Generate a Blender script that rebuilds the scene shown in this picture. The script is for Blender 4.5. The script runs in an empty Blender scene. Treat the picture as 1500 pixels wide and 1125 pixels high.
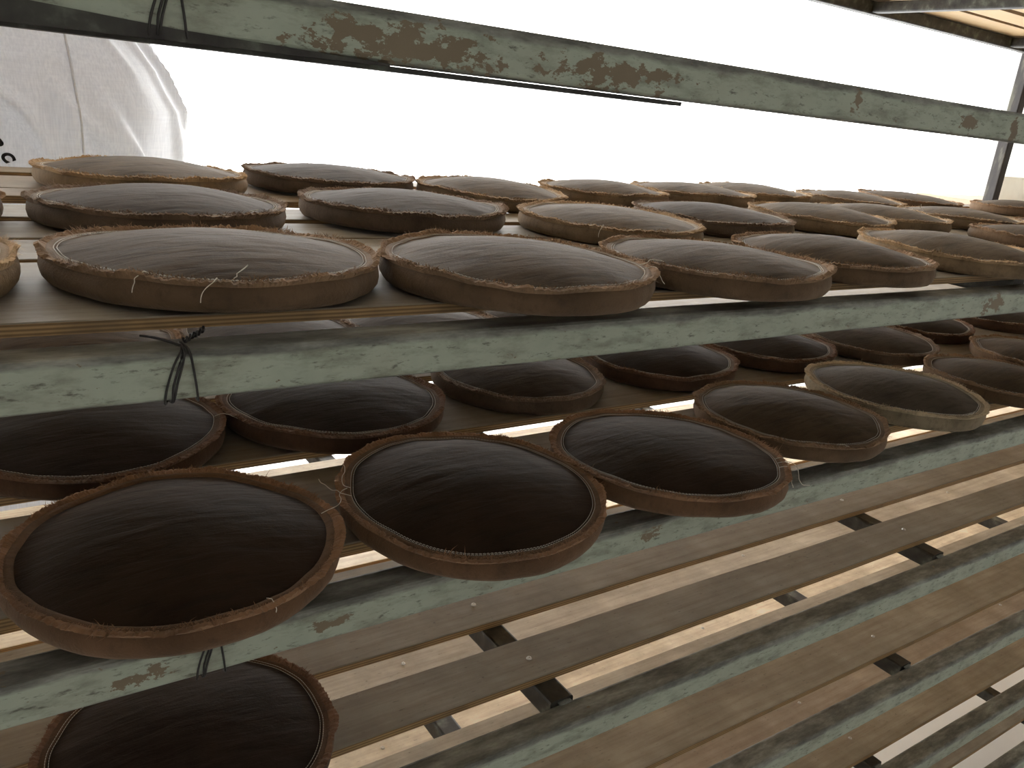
import bpy, bmesh, math, random
import numpy as np
from mathutils import Vector, Matrix, noise

# ---------------------------------------------------------------- camera, world, exposure
sc = bpy.context.scene
C = sc.collection
F_PX, YAW, PITCH, ROLL, CAM_D, CAM_H = 1215.36, 0.61757, 0.32080, 0.10236, 0.7146, 0.22484
cd = bpy.data.cameras.new('camera'); cam = bpy.data.objects.new('camera', cd); C.objects.link(cam)
cd.sensor_fit = 'HORIZONTAL'; cd.sensor_width = 36.0; cd.lens = F_PX / 1500.0 * 36.0
cd.clip_start = 0.02; cd.clip_end = 200
fw = Vector((math.sin(YAW)*math.cos(PITCH), math.cos(YAW)*math.cos(PITCH), -math.sin(PITCH)))
rt = Vector((math.cos(YAW), -math.sin(YAW), 0)); up = rt.cross(fw)
r2 = rt*math.cos(ROLL) + up*math.sin(ROLL); u2 = -rt*math.sin(ROLL) + up*math.cos(ROLL)
M = Matrix((r2, u2, -fw)).transposed().to_4x4(); M.translation = Vector((0, -CAM_D, CAM_H))
cam.matrix_world = M
sc.camera = cam
w = bpy.data.worlds.new('overcast_sky'); sc.world = w; w.use_nodes = True
bg = w.node_tree.nodes['Background']
bg.inputs['Color'].default_value = (1.0, 0.995, 0.98, 1); bg.inputs['Strength'].default_value = 5.2
sc.view_settings.view_transform = 'Standard'; sc.view_settings.look = 'None'
sc.view_settings.gamma = 1.0; sc.view_settings.use_curve_mapping = False
sc.view_settings.exposure = 0.58
FLOOR = -1.75
ZT = dict(Z=0.715, A=0.295, B=0.0, C=-0.293, D=-0.597, E=-0.880, F=-1.161, G=-1.445)
SLAT_TOP, SLAT_T = 0.019, 0.012
RH, RW = 0.045, 0.044           # rail height, depth
YB = 1.32                        # front face of the back rails
X0, X1 = -0.75, 5.4

# ---------------------------------------------------------------- materials
def mat(name):
    m = bpy.data.materials.new(name); m.use_nodes = True
    nt = m.node_tree; b = nt.nodes['Principled BSDF']
    return m, nt, b
def N(nt, t, **kw):
    n = nt.nodes.new(t)
    for k, v in kw.items():
        if k in n.inputs: n.inputs[k].default_value = v
        else: setattr(n, k, v)
    return n
def L(nt, a, b): nt.links.new(a, b)
def ramp(nt, fac, stops, interp='LINEAR'):
    r = nt.nodes.new('ShaderNodeValToRGB'); r.color_ramp.interpolation = interp
    e = r.color_ramp.elements
    while len(e) < len(stops): e.new(0.5)
    for x, (p, c) in zip(e, stops):
        x.position = p; x.color = (c[0], c[1], c[2], 1) if not isinstance(c, (int, float)) else (c, c, c, 1)
    L(nt, fac, r.inputs[0]); return r
def mix(nt, fac, a, b, mode='MIX'):
    m = nt.nodes.new('ShaderNodeMix'); m.data_type = 'RGBA'; m.blend_type = mode
    for s, v in ((0, fac), (6, a), (7, b)):
        if hasattr(v, 'is_output') or hasattr(v, 'links'): L(nt, v, m.inputs[s])
        elif s == 0: m.inputs[0].default_value = v
        else: m.inputs[s].default_value = (v[0], v[1], v[2], 1)
    return m.outputs[2]
def math_(nt, op, a, b=None, clamp=False):
    m = nt.nodes.new('ShaderNodeMath'); m.operation = op; m.use_clamp = clamp
    for s, v in ((0, a), (1, b)):
        if v is None: continue
        if isinstance(v, (int, float)): m.inputs[s].default_value = v
        else: L(nt, v, m.inputs[s])
    return m.outputs[0]
def tex(nt, scale=5, detail=4, rough=.55, stretch=None, coord='Object', dist=0.0, off=(0, 0, 0)):
    tc = nt.nodes.new('ShaderNodeTexCoord'); mp = nt.nodes.new('ShaderNodeMapping')
    L(nt, tc.outputs[coord], mp.inputs[0])
    if stretch: mp.inputs['Scale'].default_value = stretch
    mp.inputs['Location'].default_value = off
    n = N(nt, 'ShaderNodeTexNoise', Scale=scale, Detail=detail, Roughness=rough, Distortion=dist)
    L(nt, mp.outputs[0], n.inputs['Vector']); return n.outputs['Fac']
def bump(nt, b, h, strength, dist=0.002):
    n = N(nt, 'ShaderNodeBump', Strength=strength, Distance=dist); L(nt, h, n.inputs['Height']); L(nt, n.outputs[0], b.inputs['Normal']); return n
def geo_pos(nt):
    g = nt.nodes.new('ShaderNodeNewGeometry'); s = nt.nodes.new('ShaderNodeSeparateXYZ'); L(nt, g.outputs['Position'], s.inputs[0]); return s
def geo_nrm(nt):
    tc = nt.nodes.new('ShaderNodeTexCoord'); s = nt.nodes.new('ShaderNodeSeparateXYZ'); L(nt, tc.outputs['Normal'], s.inputs[0]); return s

def paint_material():
    """pale green rail paint: grime on the top and at the arrises, flaked patches showing tan primer"""
    m, nt, b = mat('flaking_green_paint')
    big = tex(nt, 9, 5, .6); med = tex(nt, 45, 6, .65, (0.35, 1, 1)); fine = tex(nt, 160, 4, .7, (0.3, 1, 1), off=(3, 1, 2))
    base = ramp(nt, big, [(.3, (.34, .385, .30)), (.5, (.43, .475, .375)), (.72, (.39, .41, .32))]).outputs[0]
    base = mix(nt, ramp(nt, med, [(.48, 0), (.68, .75)]).outputs[0], base, (.17, .17, .12))
    base = mix(nt, ramp(nt, fine, [(.57, 0), (.68, .75)]).outputs[0], base, (.075, .07, .05))
    # grime where hands and trays rub: upward faces and both arrises of the face (object z runs 0 top .. -RH bottom)
    tc = nt.nodes.new('ShaderNodeTexCoord'); so = nt.nodes.new('ShaderNodeSeparateXYZ'); L(nt, tc.outputs['Object'], so.inputs[0])
    z = so.outputs[2]
    wob = math_(nt, 'MULTIPLY', math_(nt, 'SUBTRACT', tex(nt, 22, 5, .65, (.3, 1, 1), off=(7, 0, 0)), .5), .022)
    zt = math_(nt, 'ADD', z, wob)
    topg = math_(nt, 'MULTIPLY', math_(nt, 'ADD', zt, .0105), 200, True)
    botg = math_(nt, 'MULTIPLY', math_(nt, 'SUBTRACT', -RH + .0035, math_(nt, 'ADD', z, math_(nt, 'MULTIPLY', wob, .55))), 300, True)
    grime = math_(nt, 'MULTIPLY', math_(nt, 'MAXIMUM', topg, botg), .9)
    gcol = ramp(nt, tex(nt, 30, 5, .7, (.3, 1, 1), off=(1, 5, 2)), [(.36, (.06, .055, .05)), (.46, (.13, .126, .11)), (.55, (.22, .218, .19)), (.66, (.36, .36, .31))]).outputs[0]
    col = mix(nt, grime, base, gcol)
    # flaked patches with shapes of their own (world x, z of each patch centre, radii)
    gp = geo_pos(nt)
    mask = None
    for (px, pz, rx, rz) in [(.365, .266, .080, .016), (.302, .274, .016, .009), (.597, .267, .070, .013), (1.30, .268, .022, .012), (1.44, .265, .012, .02),
                             (1.02, .272, .010, .016), (1.53, -.024, .026, .016), (.765, -.311, .013, .010), (.115, -.320, .022, .008), (.30, -.318, .02, .006)]:
        dx = math_(nt, 'DIVIDE', math_(nt, 'SUBTRACT', gp.outputs[0], px), rx)
        dz = math_(nt, 'DIVIDE', math_(nt, 'SUBTRACT', gp.outputs[2], pz), rz)
        d = math_(nt, 'SUBTRACT', 1.0, math_(nt, 'SQRT', math_(nt, 'ADD', math_(nt, 'MULTIPLY', dx, dx), math_(nt, 'MULTIPLY', dz, dz))))
        mask = d if mask is None else math_(nt, 'MAXIMUM', mask, d)
    mask = math_(nt, 'MAXIMUM', mask, -.95)
    nz = tex(nt, 70, 7, .68, (.6, 1, 1), off=(2, 2, 9))
    fl = math_(nt, 'MULTIPLY', math_(nt, 'SUBTRACT', math_(nt, 'ADD', mask, math_(nt, 'MULTIPLY', math_(nt, 'SUBTRACT', nz, .5), 6.5)), .02), 9, True)
    col = mix(nt, fl, col, mix(nt, big, (.17, .125, .075), (.25, .20, .13)))
    L(nt, col, b.inputs['Base Color'])
    b.inputs['Roughness'].default_value = .55
    h = math_(nt, 'SUBTRACT', med, math_(nt, 'MULTIPLY', fl, .8))
    bump(nt, b, h, .35, .0012)
    return m
def dark_steel_material():
    m, nt, b = mat('grimy_dark_steel')
    n = tex(nt, 25, 5, .6)
    c = ramp(nt, n, [(.35, (.018, .014, .012)), (.55, (.05, .048, .038)), (.72, (.15, .17, .13))]).outputs[0]
    L(nt, c, b.inputs['Base Color']); b.inputs['Roughness'].default_value = .55; bump(nt, b, n, .3)
    return m
def post_material():
    m, nt, b = mat('post_worn_paint')
    n = tex(nt, 14, 6, .6, (1, 1, .25))
    c = ramp(nt, n, [(.45, (.022, .017, .015)), (.54, (.04, .032, .026)), (.60, (.11, .105, .075)), (.72, (.09, .09, .065))]).outputs[0]
    L(nt, c, b.inputs['Base Color']); b.inputs['Roughness'].default_value = .5; bump(nt, b, n, .3)
    return m
def slat_material():
    m, nt, b = mat('weathered_plywood_slat')
    g = tex(nt, 30, 6, .65, (.16, 2.6, 1)); s = tex(nt, 7, 5, .62); spk = tex(nt, 260, 2, .5, (.25, 1, 1))
    oi = nt.nodes.new('ShaderNodeObjectInfo')
    top = ramp(nt, s, [(.3, (.20, .168, .118)), (.5, (.285, .245, .183)), (.7, (.36, .318, .248))]).outputs[0]
    top = mix(nt, ramp(nt, g, [(.42, 0), (.7, .6)]).outputs[0], top, (.17, .125, .085))
    top = mix(nt, ramp(nt, spk, [(.66, 0), (.74, .5)]).outputs[0], top, (.06, .045, .03))
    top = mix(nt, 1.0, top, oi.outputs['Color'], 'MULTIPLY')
    # layered ply edge
    tc = nt.nodes.new('ShaderNodeTexCoord'); so = nt.nodes.new('ShaderNodeSeparateXYZ'); L(nt, tc.outputs['Object'], so.inputs[0])
    ply = math_(nt, 'SINE', math_(nt, 'ADD', math_(nt, 'MULTIPLY', so.outputs[2], 1600), math_(nt, 'MULTIPLY', g, 3)))
    edge = mix(nt, math_(nt, 'MULTIPLY', math_(nt, 'ADD', ply, 1), .5), (.20, .115, .045), (.46, .29, .13))
    edge = mix(nt, ramp(nt, s, [(.5, 0), (.68, .6)]).outputs[0], edge, (.10, .07, .04))
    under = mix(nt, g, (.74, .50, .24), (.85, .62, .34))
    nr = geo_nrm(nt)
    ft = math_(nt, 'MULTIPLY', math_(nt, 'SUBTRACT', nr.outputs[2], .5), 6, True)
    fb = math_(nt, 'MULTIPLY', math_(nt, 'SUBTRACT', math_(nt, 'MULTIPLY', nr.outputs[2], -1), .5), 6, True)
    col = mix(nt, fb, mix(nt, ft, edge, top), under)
    L(nt, col, b.inputs['Base Color']); b.inputs['Roughness'].default_value = .62
    bump(nt, b, g, .35, .0015)
    return m
def cloth_material(name, kind):
    m, nt, b = mat(name)
    oi = nt.nodes.new('ShaderNodeObjectInfo')
    fibre = tex(nt, 60, 6, .7, (1, 2.2, 1)); blot = tex(nt, 7, 5, .6); fine = tex(nt, 420, 3, .6)
    tint = oi.outputs['Color']
    if kind == 'top':
        c = ramp(nt, blot, [(.3, .62), (.5, 1.0), (.7, 1.32)]).outputs[0]
        col = mix(nt, 1.0, tint, c, 'MULTIPLY')
        wr = tex(nt, 26, 7, .62, (.6, 2.6, 1), dist=.35); creases = ramp(nt, wr, [(.40, 0), (.5, 1), (.66, .85)]).outputs[0]
        col = mix(nt, ramp(nt, wr, [(.36, .45), (.5, 0)]).outputs[0], col, (.02, .015, .012))
        b.inputs['Roughness'].default_value = .66
        b.inputs['Specular IOR Level'].default_value = 0.03
        b.inputs['Specular Tint'].default_value = (1, .80, .60, 1)
        b.inputs['Sheen Weight'].default_value = .07; b.inputs['Sheen Roughness'].default_value = .45
        b.inputs['Sheen Tint'].default_value = (1, .85, .68, 1)
        h = math_(nt, 'ADD', math_(nt, 'MULTIPLY', wr, 1.0), math_(nt, 'MULTIPLY', fine, .10))
        bump(nt, b, h, .8, .0024)
    else:
        c = ramp(nt, blot, [(.3, .6), (.5, 1.0), (.72, 1.45)]).outputs[0]
        col = mix(nt, 1.0, tint, c, 'MULTIPLY')
        col = mix(nt, ramp(nt, fibre, [(.5, 0), (.75, .5)]).outputs[0], col, (.03, .018, .012))
        b.inputs['Roughness'].default_value = .85
        b.inputs['Specular IOR Level'].default_value = .2
        b.inputs['Sheen Weight'].default_value = .18; b.inputs['Sheen Roughness'].default_value = .5
        b.inputs['Sheen Tint'].default_value = (1, .82, .62, 1)
        bump(nt, b, math_(nt, 'ADD', fibre, math_(nt, 'MULTIPLY', fine, .5)), .6, .002)
    L(nt, col, b.inputs['Base Color'])
    return m
def plain(name, col, rough=.6, metal=0.0, nscale=12, amt=.25):
    m, nt, b = mat(name)
    n = tex(nt, nscale, 5, .6)
    L(nt, mix(nt, n, tuple(c*(1-amt) for c in col), tuple(min(1, c*(1+amt)) for c in col)), b.inputs['Base Color'])
    b.inputs['Roughness'].default_value = rough; b.inputs['Metallic'].default_value = metal
    return m
def sack_material():
    m, nt, b = mat('woven_white_polypropylene')
    v = tex(nt, 240, 3, .6, (1, 1, .03)); h_ = tex(nt, 240, 3, .6, (.05, .05, 1)); s = tex(nt, 3, 4, .5)
    f = math_(nt, 'ADD', math_(nt, 'MULTIPLY', v, .7), math_(nt, 'MULTIPLY', h_, .3))
    col = mix(nt, ramp(nt, f, [(.38, 0), (.62, 1)]).outputs[0], (.78, .79, .83), (.93, .94, .97))
    L(nt, col, b.inputs['Base Color']); b.inputs['Roughness'].default_value = .5
    bump(nt, b, f, .3, .001)
    tr = N(nt, 'ShaderNodeBsdfTranslucent'); tr.inputs[0].default_value = (.85, .87, .92, 1)
    ms = N(nt, 'ShaderNodeMixShader'); ms.inputs[0].default_value = .20
    out = nt.nodes['Material Output']
    L(nt, b.outputs[0], ms.inputs[1]); L(nt, tr.outputs[0], ms.inputs[2]); L(nt, ms.outputs[0], out.inputs[0])
    return m

M_PAINT = paint_material(); M_STEEL = dark_steel_material(); M_POST = post_material(); M_SLAT = slat_material()
M_TOP = cloth_material('worn_brown_hide_cloth', 'top'); M_SIDE = cloth_material('brown_suede_band', 'side')
M_THREAD = plain('white_sewing_thread', (.62, .58, .50), .7, 0, 60, .25)
M_LOOSE = plain('pale_loose_thread', (.75, .70, .58), .7, 0, 60, .1)
M_WIRE = plain('rusty_tie_wire', (.055, .05, .047), .5, .6, 200, .5)
M_SCREW = plain('zinc_screw', (.62, .60, .56), .35, .85, 300, .2)
M_SACK = sack_material(); M_INK = plain('black_print_ink', (.02, .02, .022), .6)
M_WHITE = plain('weathered_white_paint', (.90, .89, .84), .7, 0, 16, .14)
M_FLOOR = plain('pale_concrete', (.78, .79, .80), .85, 0, 2.0, .12)
M_WALL = plain('dusty_grey_wall', (.40, .39, .37), .9, 0, 1.4, .08)

# ---------------------------------------------------------------- mesh helpers
def link(name, me, m, parent=None, smooth=False):
    if smooth: me.polygons.foreach_set('use_smooth', [True]*len(me.polygons))
    if m is not None: me.materials.append(m)
    o = bpy.data.objects.new(name, me); C.objects.link(o)
    if parent is not None: o.parent = parent
    return o
def mesh(name, v, f):
    me = bpy.data.meshes.new(name); me.from_pydata([tuple(p) for p in v], [], [tuple(q) for q in f]); me.update(); return me
def empty(name, loc, label, cat, group=None):
    o = bpy.data.objects.new(name, None); C.objects.link(o); o.location = loc; o.empty_display_size = .05
    o['label'] = label; o['category'] = cat
    if group: o['group'] = group
    return o
def tag(o, label, cat, group=None):
    o['label'] = label; o['category'] = cat
    if group: o['group'] = group
    return o
def struct(o): o['kind'] = 'structure'; return o
def box_mesh(name, x0, x1, y0, y1, z0, z1):
    v = [(x, y, z) for z in (z0, z1) for y in (y0, y1) for x in (x0, x1)]
    return mesh(name, v, [(0, 2, 3, 1), (4, 5, 7, 6), (0, 1, 5, 4), (2, 6, 7, 3), (0, 4, 6, 2), (1, 3, 7, 5)])
def tube_bar(name, length, hw, hh, rad=.006, seg=3, n=1, jitter=0.0, axis='x'):
    """square tube with rounded arrises; section y in 0..hw, z in -hh..0, running from 0 to length"""
    sec = []
    for (cy, cz, a0) in ((hw-rad, -rad, 0), (rad, -rad, 90), (rad, -hh+rad, 180), (hw-rad, -hh+rad, 270)):
        for k in range(seg+1):
            a = math.radians(a0 + 90*k/seg); sec.append((cy+rad*math.cos(a), cz+rad*math.sin(a)))
    ns = len(sec); v = []; f = []
    for i in range(n+1):
        t = length*i/n; j = jitter*noise.noise(Vector((t*2.3, hw*50, hh*31)))
        for (y, z) in sec:
            v.append((t, y + j, z + j*.6) if axis == 'x' else ((y + j, t, z) if axis == 'y' else (y, z + hh, t)))
    for i in range(n):
        for k in range(ns):
            a, b_ = i*ns+k, i*ns+(k+1) % ns
            f.append((a, b_, b_+ns, a+ns) if axis != 'y' else (a, a+ns, b_+ns, b_))
    f.append(tuple(range(ns))[::-1]); f.append(tuple(n*ns+k for k in range(ns)))
    me = mesh(name, v, f)
    bm = bmesh.new(); bm.from_mesh(me); bmesh.ops.recalc_face_normals(bm, faces=bm.faces); bm.to_mesh(me); bm.free()
    return me
def tube_curve(name, pts, r, m, parent=None, seg=5):
    """a thin round wire through points, as a mesh"""
    P = [Vector(p) for p in pts]; v = []; f = []
    # Catmull-Rom refine
    Q = []
    for i in range(len(P)-1):
        p0, p1, p2, p3 = P[max(i-1, 0)], P[i], P[i+1], P[min(i+2, len(P)-1)]
        for k in range(4):
            t = k/4.0
            Q.append(.5*((2*p1) + (p2-p0)*t + (2*p0-5*p1+4*p2-p3)*t*t + (3*p1-p0-3*p2+p3)*t**3))
    Q.append(P[-1])
    ref = Vector((.31, .22, .92)).normalized()
    for i, q in enumerate(Q):
        d = (Q[min(i+1, len(Q)-1)]-Q[max(i-1, 0)])
        d = d.normalized() if d.length > 1e-9 else Vector((1, 0, 0))
        a = d.cross(ref); a = a.normalized() if a.length > 1e-4 else Vector((1, 0, 0)); b_ = d.cross(a)
        for k in range(seg):
            t = 2*math.pi*k/seg; v.append(q + a*(r*math.cos(t)) + b_*(r*math.sin(t)))
    for i in range(len(Q)-1):
        for k in range(seg):
            a, b_ = i*seg+k, i*seg+(k+1) % seg
            f.append((a, b_, b_+seg, a+seg))
    f.append(tuple(range(seg))[::-1]); f.append(tuple((len(Q)-1)*seg+k for k in range(seg)))
    return link(name, mesh(name, v, f), m, parent, True)

# ---------------------------------------------------------------- the room
RX0, RX1, RY0, RY1, RZ1 = -3.2, 9.5, -3.4, 4.2, 2.1
struct(link('floor', box_mesh('floor', -30, 40, RY0-.1, 60, FLOOR-.2, FLOOR), M_FLOOR))
struct(link('ceiling', box_mesh('ceiling', RX0-.1, RX1+.1, RY0-.1, RY1, RZ1, RZ1+.15), M_WALL))
struct(link('wall_front', box_mesh('wall_front', RX0-.1, RX1+.1, RY0-.15, RY0, FLOOR, RZ1), M_WALL))
struct(link('wall_left', box_mesh('wall_left', RX0-.15, RX0, RY0, RY1, FLOOR, RZ1), M_WALL))
struct(link('wall_right', box_mesh('wall_right', RX1, RX1+.15, RY0, RY1, FLOOR, RZ1), M_WALL))

# ---------------------------------------------------------------- the rack
rack = empty('drying_rack', (0, 0, FLOOR), 'long welded rack of flaking pale green steel tubes with screwed plywood slats', 'rack')
def on_rack(name, me, m, loc, smooth=False):
    o = link(name, me, m, rack, smooth); o.location = (loc[0], loc[1], loc[2]-FLOOR); return o
rail_me = tube_bar('rail', X1-X0, RW, RH, .006, 3, 40, .0012)
for t in 'ABCDEFG':
    on_rack('front_rail', rail_me, M_PAINT, (X0, 0, ZT[t]))
for t in 'BCDEFG':
    o = on_rack('back_rail', rail_me, M_PAINT, (X0, YB, ZT[t]))
zrail = on_rack('back_rail', rail_me.copy(), None, (X0, YB, ZT['Z'])); zrail.data.materials.clear(); zrail.data.materials.append(M_STEEL); zrail['label'] = 'dark grimy rail of the top tier'
o = on_rack('front_rail', zrail.data, None, (X0, 0, ZT['Z']))
# thin flat bar under the top front rail, a sliver of light between them
o = on_rack('flat_bar', box_mesh('flat_bar', X0, .712, .012, .040, -.0045, 0), M_STEEL, (0, 0, .2487)); o['label'] = 'thin dark flat bar under the pale green rail'
me = mesh('dark_strip', [(X0, -.0022, .2466), (.04, -.0022, .2466), (.34, -.0022, .2480), (.34, -.0022, .2500), (.16, -.0022, .2560), (.04, -.0022, .2640), (X0, -.0022, .2680),
    (X0, .012, .2466), (.04, .012, .2466), (.34, .012, .2480), (.34, .012, .2500), (.16, .012, .2560), (.04, .012, .2640), (X0, .012, .2680)],
    [tuple(range(7)), tuple(range(13, 6, -1))] + [(k, k+7, (k+1) % 7+7, (k+1) % 7) for k in range(7)])
o = on_rack('dark_underside_strip', me, M_STEEL, (0, 0, 0)); o['label'] = 'black strip along the lower edge of the rail, standing in for its dark underside'  # dark sheet added in front, standing in for the rail's dark underside
# crossbars under the slats, front rail to back rail
CBX = [-.33, .687, 1.70, 2.715, 3.73, 4.745]
cb_me = tube_bar('crossbar', YB-RW, .042, .036, .005, 2, 1, 0, 'y')
for t in 'BCDEFG':
    for x in CBX:
        o = on_rack('crossbar', cb_me, M_STEEL, (x-.021, RW, ZT[t]+.003 + (.0)))
        o.location.z += SLAT_TOP-SLAT_T-.003
for x in (1.89, 2.89, 3.89, 4.89):
    on_rack('crossbar', cb_me, M_STEEL, (x-.021, RW, ZT['Z']-.004))
# posts
post_me = tube_bar('post', ZT['Z']+.06-FLOOR, .052, .052, .005, 2, 1, 0, 'z')
for (x, y) in ((X0-.044, 0), (X0-.044, YB), (4.17, YB+RW+.001), (X1, 0), (X1, YB)):
    on_rack('post', post_me, M_POST, (x, y, FLOOR))
# weld beads where a crossbar meets the front rail
rnd = random.Random(5)
def blob(name, r, seed):
    bm = bmesh.new(); bmesh.ops.create_icosphere(bm, subdivisions=2, radius=r)
    for v in bm.verts: v.co *= 1 + .35*noise.noise(v.co*220 + Vector((seed, 0, 0)))
    for v in bm.verts: v.co.z *= .45; v.co.x *= 2.2
    me = bpy.data.meshes.new(name); bm.to_mesh(me); bm.free(); return me
weld_me = blob('weld_bead', .006, 3)
for t in 'DEF':
    for x in CBX[1:4]:
        on_rack('weld_bead', weld_me, M_PAINT, (x+.004, RW-.001, ZT[t]+.001), True)
# slats
SLATS = dict(
 B=[(.046, .290), (.308, .425), (.437, .560), (.600, .715), (.806, .896), (.903, 1.072), (1.13, 1.22)],
 C=[(.080, .286), (.345, .560), (.600, .800), (.850, 1.06), (1.10, 1.25)],
 D=[(.087, .177), (.238, .336), (.388, .478), (.54, .63), (.69, .78), (.84, .93), (.99, 1.08), (1.14, 1.23)],
 E=[(.082, .187), (.238, .316), (.475, .580), (.63, .72), (.77, .86), (.91, 1.0), (1.05, 1.14), (1.18, 1.26)],
 F=[(.066, .170), (.215, .315), (.375, .470), (.55, .67), (.73, .85), (.90, .99), (1.04, 1.13), (1.17, 1.26)],
 G=[(.085, .185), (.235, .33), (.39, .48), (.54, .63), (.69, .78), (.84, .93), (.99, 1.08), (1.14, 1.23)],
 Z=[(.07, .19), (.23, .35), (.39, .51), (.55, .67), (.71, .83), (.87, .99), (1.03, 1.15), (1.18, 1.358)])
def slat_mesh(w_, seed, L_):
    n = 60; v = []; f = []
    for i in range(n+1):
        x = L_*i/n
        j0 = .0022*noise.noise(Vector((x*3.1, seed*7.7, 0))) + .0008*noise.noise(Vector((x*19, seed, 4)))
        j1 = .0022*noise.noise(Vector((x*3.1, seed*7.7, 9))) + .0008*noise.noise(Vector((x*19, seed, 7)))
        zz = .0012*noise.noise(Vector((x*1.7, seed*3.3, 2)))
        c = .0012
        v += [(x, j0, -SLAT_T+zz), (x, j0, -c+zz), (x, j0+c, zz), (x, w_+j1-c, zz), (x, w_+j1, -c+zz), (x, w_+j1, -SLAT_T+zz)]
    for i in range(n):
        for k in range(6):
            a, b_ = i*6+k, i*6+(k+1) % 6; f.append((a, a+6, b_+6, b_))
    f.append(tuple(range(6))); f.append(tuple(n*6+k for k in range(6))[::-1])
    me = mesh('slat', v, f)
    bm = bmesh.new(); bm.from_mesh(me); bmesh.ops.recalc_face_normals(bm, faces=bm.faces); bm.to_mesh(me); bm.free()
    return me
def screw_mesh():
    v = [(0, 0, .0006)]; f = []; n = 12
    for r, z in ((.0014, .0006), (.0016, .0020), (.0036, .0018), (.0046, .0)):
        for k in range(n):
            a = 2*math.pi*k/n; v.append((r*math.cos(a), r*math.sin(a), z))
    for k in range(n): f.append((0, 1+k, 1+(k+1) % n))
    for q in range(3):
        for k in range(n):
            a, b_ = 1+q*n+k, 1+q*n+(k+1) % n; f.append((a, a+n, b_+n, b_))
    return mesh('screw', v, f)
scr = screw_mesh(); sd = 0
for t, rows in SLATS.items():
    for k, (y0, y1) in enumerate(rows):
        sd += 1
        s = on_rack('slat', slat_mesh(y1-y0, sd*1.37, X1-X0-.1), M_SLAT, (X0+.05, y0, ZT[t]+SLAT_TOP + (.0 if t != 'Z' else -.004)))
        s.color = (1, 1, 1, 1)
        if t in 'EF' and k == 0: s.color = (1.25, 1.2, 1.1, 1)
        if t == 'B' and k > 3: s.color = (.85, .72, .56, 1)
        if t == 'E' and k in (1, 2): s.color = (2.0, 2.1, 2.25, 1)  # paler tint imitates the stronger light on these slats
        if t in 'EFG' and k > 2 or t == 'D' and k > 2: s.color = (3.3, 3.5, 3.8, 1)  # cream tint stands in for backlight reaching the lower slats
        if t == 'F' and k == 1: s.color = (1.3, 1.2, 1.15, 1)
        if (t in 'DEF' and k < 4) or (t in 'BC' and k < 2):
            for x in CBX:
                q = bpy.data.objects.new('screw', scr); C.objects.link(q); q.parent = s
                q.location = (x-X0-.05+rnd.uniform(-.006, .006), (y1-y0)/2+rnd.uniform(-.006, .006), .0006)
                if not scr.materials: scr.materials.append(M_SCREW)

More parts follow.
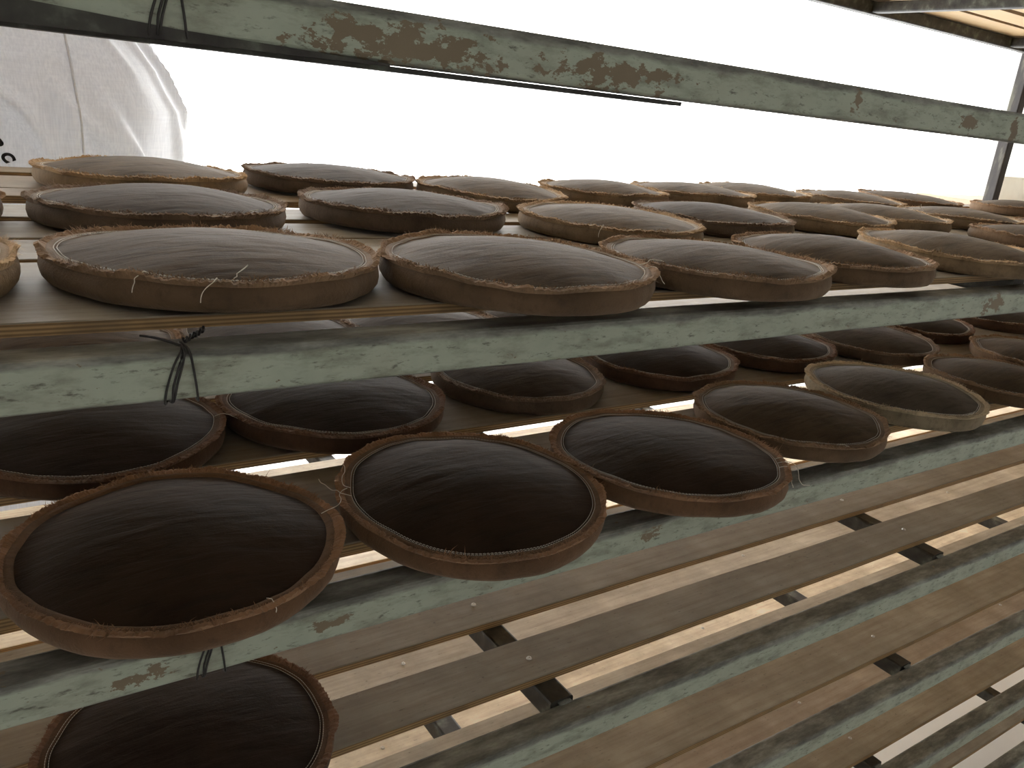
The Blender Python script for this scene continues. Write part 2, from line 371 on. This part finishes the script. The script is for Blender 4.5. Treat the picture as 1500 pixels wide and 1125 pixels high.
# ---------------------------------------------------------------- cushions
# tier, x, y, radius, y-scale, tilt back, tilt side, lift, colour set, label, loose threads (angle deg, length m, sag)
def S(top, side): return (top, side)
DK = ((.034, .021, .014), (.140, .076, .040)); MD = ((.070, .048, .030), (.130, .080, .045)); LT = ((.105, .078, .054), (.200, .140, .085))  # LT: backlight on the rear rows is mixed into the lighter tones
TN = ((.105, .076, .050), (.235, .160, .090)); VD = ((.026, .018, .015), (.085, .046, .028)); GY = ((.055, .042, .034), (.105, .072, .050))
CUSH = [
('B',0.2414,0.1839,0.1682,0.9928,-.015,-.003,.000,MD,'large cushion nearest on the upper shelf, white threads hanging at its front seam',[(-128,.022,1),(-106,.034,1),(-101,.026,0)]),
('B',0.5795,0.1134,0.1702,1.0000,0,0,.001,MD,'brown cushion overhanging the middle green rail, second in the upper front row',[(-22,.03,0),(-30,.035,1)]),
('B',0.9128,0.1006,0.1654,0.9712,-.008,-.002,.000,MD,'brown cushion third from left in the front row of the upper shelf',[]),
('B',1.2332,0.1384,0.1649,0.9637,0,0,.000,MD,'fourth cushion in the upper front row, white thread on its left rim',[(-150,.03,1)]),
('B',1.6359,0.1573,0.1704,1.0046,.014,.001,.002,TN,'pale tan edged cushion at the right end of the upper front row',[]),
('B',-0.1090,0.1950,0.1650,1.0,0,0,.001,TN,'front row cushion of the upper shelf cut off by the left picture edge',[]),
('B',0.2615,0.5529,0.1704,0.9897,-.02,0,.002,GY,'dark greyish cushion directly behind the largest front cushion of the upper shelf',[(-62,.015,0)]),
('B',0.6559,0.5821,0.1731,1.0062,-.008,.002,.005,GY,'grey brown cushion in the middle row just behind and left of the overhanging front cushion',[]),
('B',1.0270,0.4688,0.1706,1.0021,.002,.001,.001,LT,'middle row cushion with dusty lint on its left side, white slat showing left of it',[(225,.03,1)]),
('B',1.3861,0.5508,0.1712,1.0071,.004,0,.002,GY,'middle row cushion with a ragged frayed right tip, fourth from left',[]),
('B',1.7746,0.5687,0.1711,1.0079,0,0,.003,LT,'middle row cushion with a very dark shaded side, fifth from left on the upper shelf',[]),
('B',2.1017,0.6089,0.1699,0.9988,0,-.002,.002,LT,'middle row cushion half hidden behind the dark sided fifth one',[]),
('B',2.5144,0.6237,0.1711,1.0082,-.017,.002,.003,LT,'middle row cushion with pale upright thread tufts at its left corner',[(160,.03,0),(175,.025,0)]),
('B',2.3300,0.3000,0.1696,0.9957,-.02,.003,.001,MD,'cushion peeping out behind the pale tan edged one at the right',[]),
('B',2.8600,0.4400,0.1699,0.9986,-.02,0,.001,MD,'small visible corner of a cushion at the right picture edge of the upper shelf',[]),
('B',-0.1010,0.5650,0.1664,1.0,0,0,.001,MD,'middle row cushion barely seen at the left picture edge',[]),
('B',0.3078,0.9268,0.1763,0.9985,-.016,-.002,.005,TN,'light tan cushion in the back row in front of the white sack',[]),
('B',0.6894,0.9998,0.1743,1.0056,-.004,.001,.005,GY,'back row cushion with a crumpled dark edge just right of the light tan one',[]),
('B',1.0134,0.8657,0.1664,0.9940,.02,-.004,.001,LT,'back row cushion third from the left on the upper shelf',[]),
('B',1.4055,0.9502,0.1678,0.9873,-.019,.002,.001,LT,'back row cushion fourth from the left on the upper shelf',[]),
('B',1.7706,0.9970,0.1729,1.0143,-.017,.002,.003,LT,'back row cushion fifth from the left, overlapping the dome behind it',[]),
('B',2.1350,1.0850,0.1703,1.0026,0,0,.003,LT,'back row cushion whose left half hides behind the fifth back row cushion',[]),
('B',2.4894,0.9824,0.1706,1.0045,-.003,.001,.002,LT,'back row cushion seventh from the left, smooth pale dome against the white light',[]),
('B',2.9106,1.0298,0.1730,1.0255,.02,-.002,.005,MD,'reddish brown back row cushion nearest the far post',[]),
('B',3.4693,0.9139,0.1696,0.9948,-.02,.002,.000,MD,'cushion beyond the reddish one, in front of the far post foot at the right',[]),
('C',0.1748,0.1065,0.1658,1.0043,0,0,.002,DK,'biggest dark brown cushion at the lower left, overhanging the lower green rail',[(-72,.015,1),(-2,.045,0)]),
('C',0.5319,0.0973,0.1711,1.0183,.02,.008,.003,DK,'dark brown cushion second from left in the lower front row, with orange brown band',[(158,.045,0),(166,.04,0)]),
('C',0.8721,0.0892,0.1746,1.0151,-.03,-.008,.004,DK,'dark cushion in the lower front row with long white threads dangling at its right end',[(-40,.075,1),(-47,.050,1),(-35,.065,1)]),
('C',1.2241,0.1453,0.1682,0.9870,-.006,-.003,.002,MD,'lower shelf cushion fourth in the front row with double white stitching on its left',[(-110,.015,0)]),
('C',1.5792,0.1651,0.1718,1.0145,-.002,.001,.003,((.082,.066,.052),(.270,.215,.140)),'lower shelf cushion with a pale straw coloured frayed border',[(-100,.02,0),(-30,.02,1)]),
('C',1.9569,0.1291,0.1681,0.9810,-.02,-.008,.002,MD,'lower shelf front cushion right of the straw bordered one',[(-80,.015,1)]),
('C',2.3193,0.2149,0.1690,0.9905,-.013,-.004,.000,MD,'lower shelf cushion at the right picture edge with bright double stitching',[]),
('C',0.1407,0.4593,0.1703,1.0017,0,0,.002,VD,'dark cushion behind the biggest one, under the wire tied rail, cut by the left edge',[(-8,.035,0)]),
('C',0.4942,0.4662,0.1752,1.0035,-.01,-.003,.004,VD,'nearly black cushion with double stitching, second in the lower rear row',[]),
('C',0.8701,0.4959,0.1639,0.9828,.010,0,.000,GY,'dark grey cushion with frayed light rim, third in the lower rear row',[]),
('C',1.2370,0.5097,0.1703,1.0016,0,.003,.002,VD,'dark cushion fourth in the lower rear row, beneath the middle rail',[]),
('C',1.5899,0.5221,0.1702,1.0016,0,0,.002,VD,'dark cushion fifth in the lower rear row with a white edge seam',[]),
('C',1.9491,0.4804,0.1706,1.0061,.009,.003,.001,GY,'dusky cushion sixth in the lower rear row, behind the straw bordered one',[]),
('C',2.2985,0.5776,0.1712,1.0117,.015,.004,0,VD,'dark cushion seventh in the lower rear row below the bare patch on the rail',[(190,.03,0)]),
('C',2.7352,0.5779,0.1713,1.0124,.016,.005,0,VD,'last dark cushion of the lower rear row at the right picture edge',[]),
('C',0.1750,0.8700,0.1700,1,0,0,.002,MD,'dark edge of a cushion seen far left under the upper shelf planking',[]),
('C',0.5211,0.8700,0.1700,1,0,0,.002,GY,'left sliver of cushion seen between the upper shelf edge and its green rail',[]),
('C',0.8560,0.8700,0.1700,1,0,0,.002,GY,'middle sliver of cushion seen between the upper shelf edge and its green rail',[]),
('C',1.2000,0.8900,0.1700,1,0,0,.002,GY,'right sliver of cushion seen between the upper shelf edge and its green rail',[]),
('D',0.1919,0.1600,0.1726,0.96,0,0,.000,VD,'almost black cushion alone on the third shelf, bottom left corner, double stitched',[(48,.035,0)]),
]
T_RIM, DOME = .029, .0215
def make_cushion(idx, tier, x, y, R, e, tx, ty, dz, cols, label, threads):
    rnd = random.Random(100+idx); near = tier in 'CD' and x < 1.9 or tier == 'B' and x < 1.8
    tlt = math.hypot(tx, ty); dz = max(dz, .5*tlt*R)
    root = empty('round_cushion', (x, y, ZT[tier]+SLAT_TOP+dz+.0004), label, 'cushion',
                 dict(B='cushions on the upper slatted shelf', C='cushions on the lower slatted shelf', D='cushion on the third shelf')[tier])
    root.rotation_euler = (math.atan(tx), -math.atan(ty), 0)
    na = 160 if near else 96; s = idx*3.71
    A = [2*math.pi*k/na for k in range(na)]
    def rj(a):   # outline irregularity
        p = Vector((math.cos(a)*1.1, math.sin(a)*1.1, s)); q = Vector((math.cos(a)*4, math.sin(a)*4, s+5))
        return .0058*noise.noise(p) + .0020*noise.noise(q)
    def zj(a):   # rim height wave
        p = Vector((math.cos(a)*1.3, math.sin(a)*1.3, s+11)); q = Vector((math.cos(a)*4.5, math.sin(a)*4.5, s+17))
        return .0042*noise.noise(p) + .0017*noise.noise(q)
    def pt(r, a, z): return (r*math.cos(a), r*e*math.sin(a), z)
    def lathe(name, prof, m, col, closed_in=None):
        """prof: list of (radial offset from R, z, weight of rim wave)"""
        v = []; f = []
        for (dr, z, wv) in prof:
            for a in A:
                pk = .0009*noise.noise(Vector((math.cos(a)*9, math.sin(a)*9, s+z*60)))
                v.append(pt(R+rj(a)+dr+pk, a, z+zj(a)*wv))
        for q in range(len(prof)-1):
            for k in range(na):
                a, b_ = q*na+k, q*na+(k+1) % na; f.append((a, b_, b_+na, a+na))
        if closed_in == 'bottom': f.append(tuple(range(na))[::-1])
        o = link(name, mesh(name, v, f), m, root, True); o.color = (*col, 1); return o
    lathe('side_band', [(-.012, 0, 0), (-.005, .0015, 0), (-.001, .007, .1), (.0005, .014, .3), (-.0005, .021, .6), (-.003, .026, .9), (-.0045, T_RIM, 1),
                        (-.009, T_RIM+.0015, 1), (-.0135, T_RIM+.0005, 1), (-.0158, T_RIM-.0015, 1), (-.022, T_RIM-.001, 1)], M_SIDE, cols[1], 'bottom')
    # domed top panel
    nr = 18 if near else 11; v = []; f = []
    Rt = R-.0155
    lump = rnd.uniform(.85, 1.1)
    for q in range(nr):
        u = 1-(q/nr)**.8 if q else 1.0
        for a in A:
            rr = (Rt+rj(a)*u**2)*u
            px, py = rr*math.cos(a), rr*e*math.sin(a)
            hgt = DOME*lump*(1-u**2.1)
            wk = .0006*noise.noise(Vector((px*22, py*48, s))) + .00035*noise.noise(Vector((px*60, py*110, s+3))) + .0016*noise.noise(Vector((px*9, py*12, s+8)))
            v.append((px, py, T_RIM-.0012+zj(a)*u**5+hgt+wk*min(1, (1-u)*7)))
    v.append((0, 0, T_RIM-.0012+DOME*lump + .0006*noise.noise(Vector((0, 0, s))) + .00035*noise.noise(Vector((0, 0, s+3))) + .0016*noise.noise(Vector((0, 0, s+8)))))
    for q in range(nr-1):
        for k in range(na):
            a, b_ = q*na+k, q*na+(k+1) % na; f.append((a, b_, b_+na, a+na))
    for k in range(na): f.append(((nr-1)*na+k, (nr-1)*na+(k+1) % na, nr*na))
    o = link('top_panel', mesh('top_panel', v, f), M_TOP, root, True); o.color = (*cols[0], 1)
    # white stitching: one or two dashed lines of thread
    v = []; f = []
    rows = (-.0150,) if rnd.random() < .45 else (-.0142, -.0172)
    if 'double' in label: rows = (-.0138, -.0178)
    nst = 230 if near else 150
    if 'biggest dark' in label: rows = ()
    for ro in rows:
        for k in range(nst):
            a0 = 2*math.pi*k/nst; a1 = a0 + 2*math.pi/nst*.80
            hw_ = .00042 if near else .0006
            for a, hz in ((a0, 0), ((a0+a1)/2, .0006), (a1, 0)):
                r_ = R+rj(a)+ro; z_ = T_RIM+zj(a)+(.0006 if ro > -.0155 else .0004)+hz
                v.append(pt(r_-hw_, a, z_)); v.append(pt(r_, a, z_+.0005)); v.append(pt(r_+hw_, a, z_))
            b_ = len(v)-9
            for i in (0, 3):
                f.append((b_+i, b_+i+3, b_+i+4, b_+i+1)); f.append((b_+i+1, b_+i+4, b_+i+5, b_+i+2))
    link('stitching', mesh('stitching', v, f), M_THREAD, root)
    # frayed seam allowance: a ragged upright flap plus loose fibres
    v = []; f = []
    nf = na*3
    ragged = []
    for k in range(nf):
        a = 2*math.pi*k/nf
        n1 = noise.noise(Vector((math.cos(a)*5, math.sin(a)*5, s+21))); n2 = noise.noise(Vector((math.cos(a)*26, math.sin(a)*26, s+31))); n3 = rnd.uniform(-1, 1)
        hgt = max(.0010, .0036+.0042*n1+.0018*n2+.0016*n3)
        lean = .0055+.0065*noise.noise(Vector((math.cos(a)*4, math.sin(a)*4, s+41)))+.0008*rnd.uniform(-1, 1)
        ragged.append((a, hgt, lean))
        r_ = R+rj(a); z_ = T_RIM+zj(a)
        v += [pt(r_-.0085, a, z_-.0002), pt(r_-.0045+lean*.6, a, z_+hgt), pt(r_-.0028+lean, a, z_+hgt*.72), pt(r_-.0020, a, z_-.0030)]
    for k in range(nf):
        for q in range(3):
            a, b_ = k*4+q, ((k+1) % nf)*4+q; f.append((a, b_, b_+1, a+1))
    ct = 5200 if near else 1600
    for k in range(ct):
        a = rnd.uniform(0, 2*math.pi)
        n1 = noise.noise(Vector((math.cos(a)*6, math.sin(a)*6, s+51)))
        if rnd.random() > .55+1.0*n1: continue
        ln = rnd.uniform(.0020, .0070)*(1+1.2*max(0, n1)) * (2.0 if rnd.random() < .02 else 1)
        r_ = R+rj(a)-.006+rnd.uniform(-.002, .006); z_ = T_RIM+zj(a)+.001+rnd.uniform(0, .003)
        da = rnd.gauss(0, .5)*ln/R; dr = rnd.uniform(.1, 1)*ln*rnd.choice((1, 1, 1, -.5)); dzz = rnd.uniform(-.5, .75)*ln
        wd = .00036/R if near else .0005/R
        i = len(v)
        m_ = .5+rnd.uniform(-.15, .15)
        v += [pt(r_, a-wd, z_), pt(r_, a+wd, z_), pt(r_+dr*m_, a+da*.4+wd, z_+dzz*m_+.0005), pt(r_+dr*m_, a+da*.4-wd, z_+dzz*m_+.0005), pt(r_+dr, a+da, z_+dzz)]
        f += [(i, i+1, i+2, i+3), (i+3, i+2, i+4)]
    o = link('frayed_edge', mesh('frayed_edge', v, f), M_SIDE, root)
    k_ = 2.1; o.color = (min(1, cols[1][0]*k_), min(1, cols[1][1]*k_), min(1, cols[1][2]*k_), 1)  # fringe tan lifted above the band, backlight on the rim included
    # loose sewing threads
    for (deg, ln, down) in threads:
        a = math.radians(deg); r_ = R+rj(a)-.006; z_ = T_RIM+zj(a)+.0035
        pts = [Vector(pt(r_-.008, a, z_-.002))]
        d = Vector((math.cos(a), math.sin(a)*e, .5)).normalized(); p = Vector(pt(r_, a, z_+.001)); pts.append(p.copy())
        n_ = 7
        for q in range(n_):
            d = (d + Vector((rnd.uniform(-.7, .7), rnd.uniform(-.7, .7), -.55*down + rnd.uniform(-.25, .25)))).normalized()
            p = p + d*(ln/n_)
            rad = math.hypot(p.x, p.y)
            if rad < R+.001 and p.z < T_RIM+.002: k2 = (R+.0015)/max(rad, 1e-4); p.x *= k2; p.y *= k2
            if p.z < .001: p.z = .001
            pts.append(p.copy())
        tube_curve('loose_thread', pts, .00045, M_LOOSE, root, 4)
    return root
for i, c in enumerate(CUSH): make_cushion(i, *c)

# ---------------------------------------------------------------- tie wires wound round the front rails
def tie_wire(x, zt, label, spread=.01):
    r = empty('tie_wire', (x, -.0015, zt), label, 'wire', 'wires tied round the rack rails')
    o = .0014
    loops = [[(0, .012, o), (-.002, 0, 0), (-.008, -o, -.012), (-.014, -o, -.030), (-.0165, -o, -RH-.001), (-.012, .008, -RH-o), (-.0095, -o, -RH), (-.006, -o, -.030), (-.001, -o, -.012), (.0005, 0, .001), (.001, .02, .0022)],
             [(.002, .02, .002), (.004, .002, .0015), (.0060, -o, -.006), (.0085, -o, -.022), (.0110, -o, -RH), (.0115, .010, -RH-o), (.0115, .04, -RH-o)],
             [(.0005, .004, .0012), (-.003, -o, -.01), (-.009, -o, -.030), (-.0105, -o, -RH), (-.0105, .02, -RH-o)]]
    for l in loops:
        tube_curve('wire_loop', [(a, b_+.0015, c) for (a, b_, c) in l], .0011, M_WIRE, r)
    tube_curve('wire_tail', [(0, .010, .002), (-.008, .016, .0045), (-.018, .022, .007), (-.030, .026, .009)], .0012, M_WIRE, r)
    tw = []
    for k in range(22):
        t = k/21; tw.append((.004+.022*t, .018+.016*t+.002*math.sin(k*1.9), .004+.005*t+.0022*math.cos(k*1.9)))
    tube_curve('wire_twist', tw, .0013, M_WIRE, r)
    return r
tie_wire(.160, ZT['B'], 'rusty wire looped round the middle green rail, twisted on top')
tie_wire(.158, ZT['A'], 'thin wire looped round the uppermost green rail at the top left')
tie_wire(.180, ZT['C'], 'thin wire loop on the lower rail beneath the biggest dark cushion')

# ---------------------------------------------------------------- sacks behind the rack
def sack(z0, z1, cx, cy, hx, hy, label, seed, prof, lettering=False):
    r = empty('woven_sack', (cx, cy, z0), label, 'sack', 'white woven sacks stacked behind the rack')
    nu, nv = 300, 170; v = []; f = []; H = z1-z0
    for j in range(nv+1):
        t = j/nv
        k = np.interp(t, [p[0] for p in prof], [p[1] for p in prof])
        for i in range(nu):
            a = 2*math.pi*i/nu; c, s_ = math.cos(a), math.sin(a)
            ex = 2/2.6
            X = hx*k*math.copysign(abs(c)**ex, c); Y = hy*(k**.7)*math.copysign(abs(s_)**ex, s_)
            sl = a*hx*2.2 + t*H*1.05      # slanting folds
            fold = math.exp(-(noise.noise(Vector((sl*4.2, t*1.6, seed)))/.16)**2)*.026 + .02*noise.noise(Vector((c*2, s_*2, t*3+seed)))
            nrm = math.hypot(X, Y)+1e-6
            X += X/nrm*fold*min(1, k*1.2); Y += Y/nrm*fold*min(1, k*1.2)
            v.append((X, Y, t*H + .01*noise.noise(Vector((c*3, s_*3, seed+5)))*(t > .85)))
    for j in range(nv):
        for i in range(nu):
            a, b_ = j*nu+i, j*nu+(i+1) % nu; f.append((a, b_, b_+nu, a+nu))
    f.append(tuple(range(nu))[::-1]); f.append(tuple(nv*nu+k for k in range(nu)))
    link('sack_body', mesh('sack_body', v, f), M_SACK, r, True)
    return r, v, nu, nv
PR = [(0, .86), (.08, .92), (.3, .95), (.42, .965), (.595, 1.01), (.72, .93), (.83, .79), (.91, .66), (.96, .52), (1, .36)]
PR2 = [(0, .80), (.15, .97), (.5, 1.0), (.85, .97), (1, .84)]
sk, sv, nu_, nv_ = sack(-.36, .45, .13, 1.95, .455, .34, 'white woven plastic sack with black print, topmost, behind the upper shelf', 2.3, PR)
sack(-1.06, -.365, .13, 1.95, .50, .34, 'white woven sack in the middle of the stack behind the rack', 5.1, PR2)
sack(FLOOR, -1.065, .13, 1.95, .52, .36, 'white woven sack on the floor at the bottom of the stack', 8.6, PR2)
# stitched seam down the sack front
sm = []
def front_y(xl, zl):   # y of the sack's front surface at local x, z
    j = int(round(zl/.81*nv_)); best = 0
    row = sv[j*nu_:(j+1)*nu_]
    c = min((p for p in row if p[1] < 0), key=lambda p: abs(p[0]-xl)); return c[1]
for k in range(60):
    z = .20+.56*k/59; x = .155 + .018*math.sin(z*5)
    sm.append((x, front_y(x, z)-.001, z))
tube_curve('seam', sm, .0032, M_SACK, sk)
# printed letters, only their last strokes show in the picture
def letters(txt, x, z, size, rot):
    cu = bpy.data.curves.new('printed_letter', 'FONT'); cu.body = txt; cu.size = size; cu.extrude = .0004; cu.offset = .002; cu.shear = .2
    o = bpy.data.objects.new('tmp', cu); C.objects.link(o); bpy.context.view_layer.update()
    me = bpy.data.meshes.new_from_object(o.evaluated_get(bpy.context.evaluated_depsgraph_get())); bpy.data.objects.remove(o)
    cr, sr = math.cos(rot), math.sin(rot)
    for vv in me.vertices:
        a, b_ = vv.co.x*cr - vv.co.y*sr, vv.co.x*sr + vv.co.y*cr
        X, Z_ = x+a, z+b_
        vv.co = Vector((X, front_y(X, max(.02, min(.78, Z_)))-.003, Z_))
    return link('printed_letter', me, M_INK, sk)
LET = [('S', -.040, .420, .032, -1.0), ('R', -.023, .391, .032, -1.0), ('C', -.005, .362, .032, -1.0)]
for l in LET: letters(*l)

# ---------------------------------------------------------------- white board behind the far post
bm = bmesh.new()
for i in range(25):
    x = i*.06
    for (y, z) in ((0, 0), (0, 1), (.03, 1), (.03, 0)):
        zz = z*(.128+.003*noise.noise(Vector((x*6, 1, 2)))) ; bm.verts.new((x, y+.002*noise.noise(Vector((x*4, 3, z))), zz))
bm.verts.ensure_lookup_table()
for i in range(24):
    for k in range(4): bm.faces.new([bm.verts[q] for q in (i*4+k, (i+1)*4+k, (i+1)*4+(k+1) % 4, i*4+(k+1) % 4)])
bm.faces.new([bm.verts[k] for k in range(4)]); bm.faces.new([bm.verts[96+k] for k in (3, 2, 1, 0)])
bmesh.ops.recalc_face_normals(bm, faces=bm.faces)
me = bpy.data.meshes.new('white_board'); bm.to_mesh(me); bm.free()
nt = M_WHITE.node_tree; tr = N(nt, 'ShaderNodeBsdfTranslucent'); tr.inputs[0].default_value = (.9, .88, .82, 1)
ms = N(nt, 'ShaderNodeMixShader'); ms.inputs[0].default_value = .35  # translucency added to brighten the board's unlit front
L(nt, nt.nodes['Principled BSDF'].outputs[0], ms.inputs[1]); L(nt, tr.outputs[0], ms.inputs[2]); L(nt, ms.outputs[0], nt.nodes['Material Output'].inputs[0])
wb = link('white_board', me, M_WHITE); wb.location = (4.45, 1.50, .006)
tag(wb, 'weathered white painted board standing behind the far post', 'board')
pk = empty('trestle_table', (4.3, 1.40, FLOOR), 'pale wooden trestle table behind the rack carrying the white board', 'table')
o = link('tabletop', box_mesh('tabletop', -.02, 1.75, 0, .42, 1.725, 1.756), plain('pale_table_wood', (.55, .42, .30), .6, 0, 9, .2), pk)
for (x, y) in ((.03, .03), (1.65, .03), (.03, .35), (1.65, .35)):
    link('leg', box_mesh('leg', x, x+.045, y, y+.045, 0, 1.725), o.data.materials[0], pk)
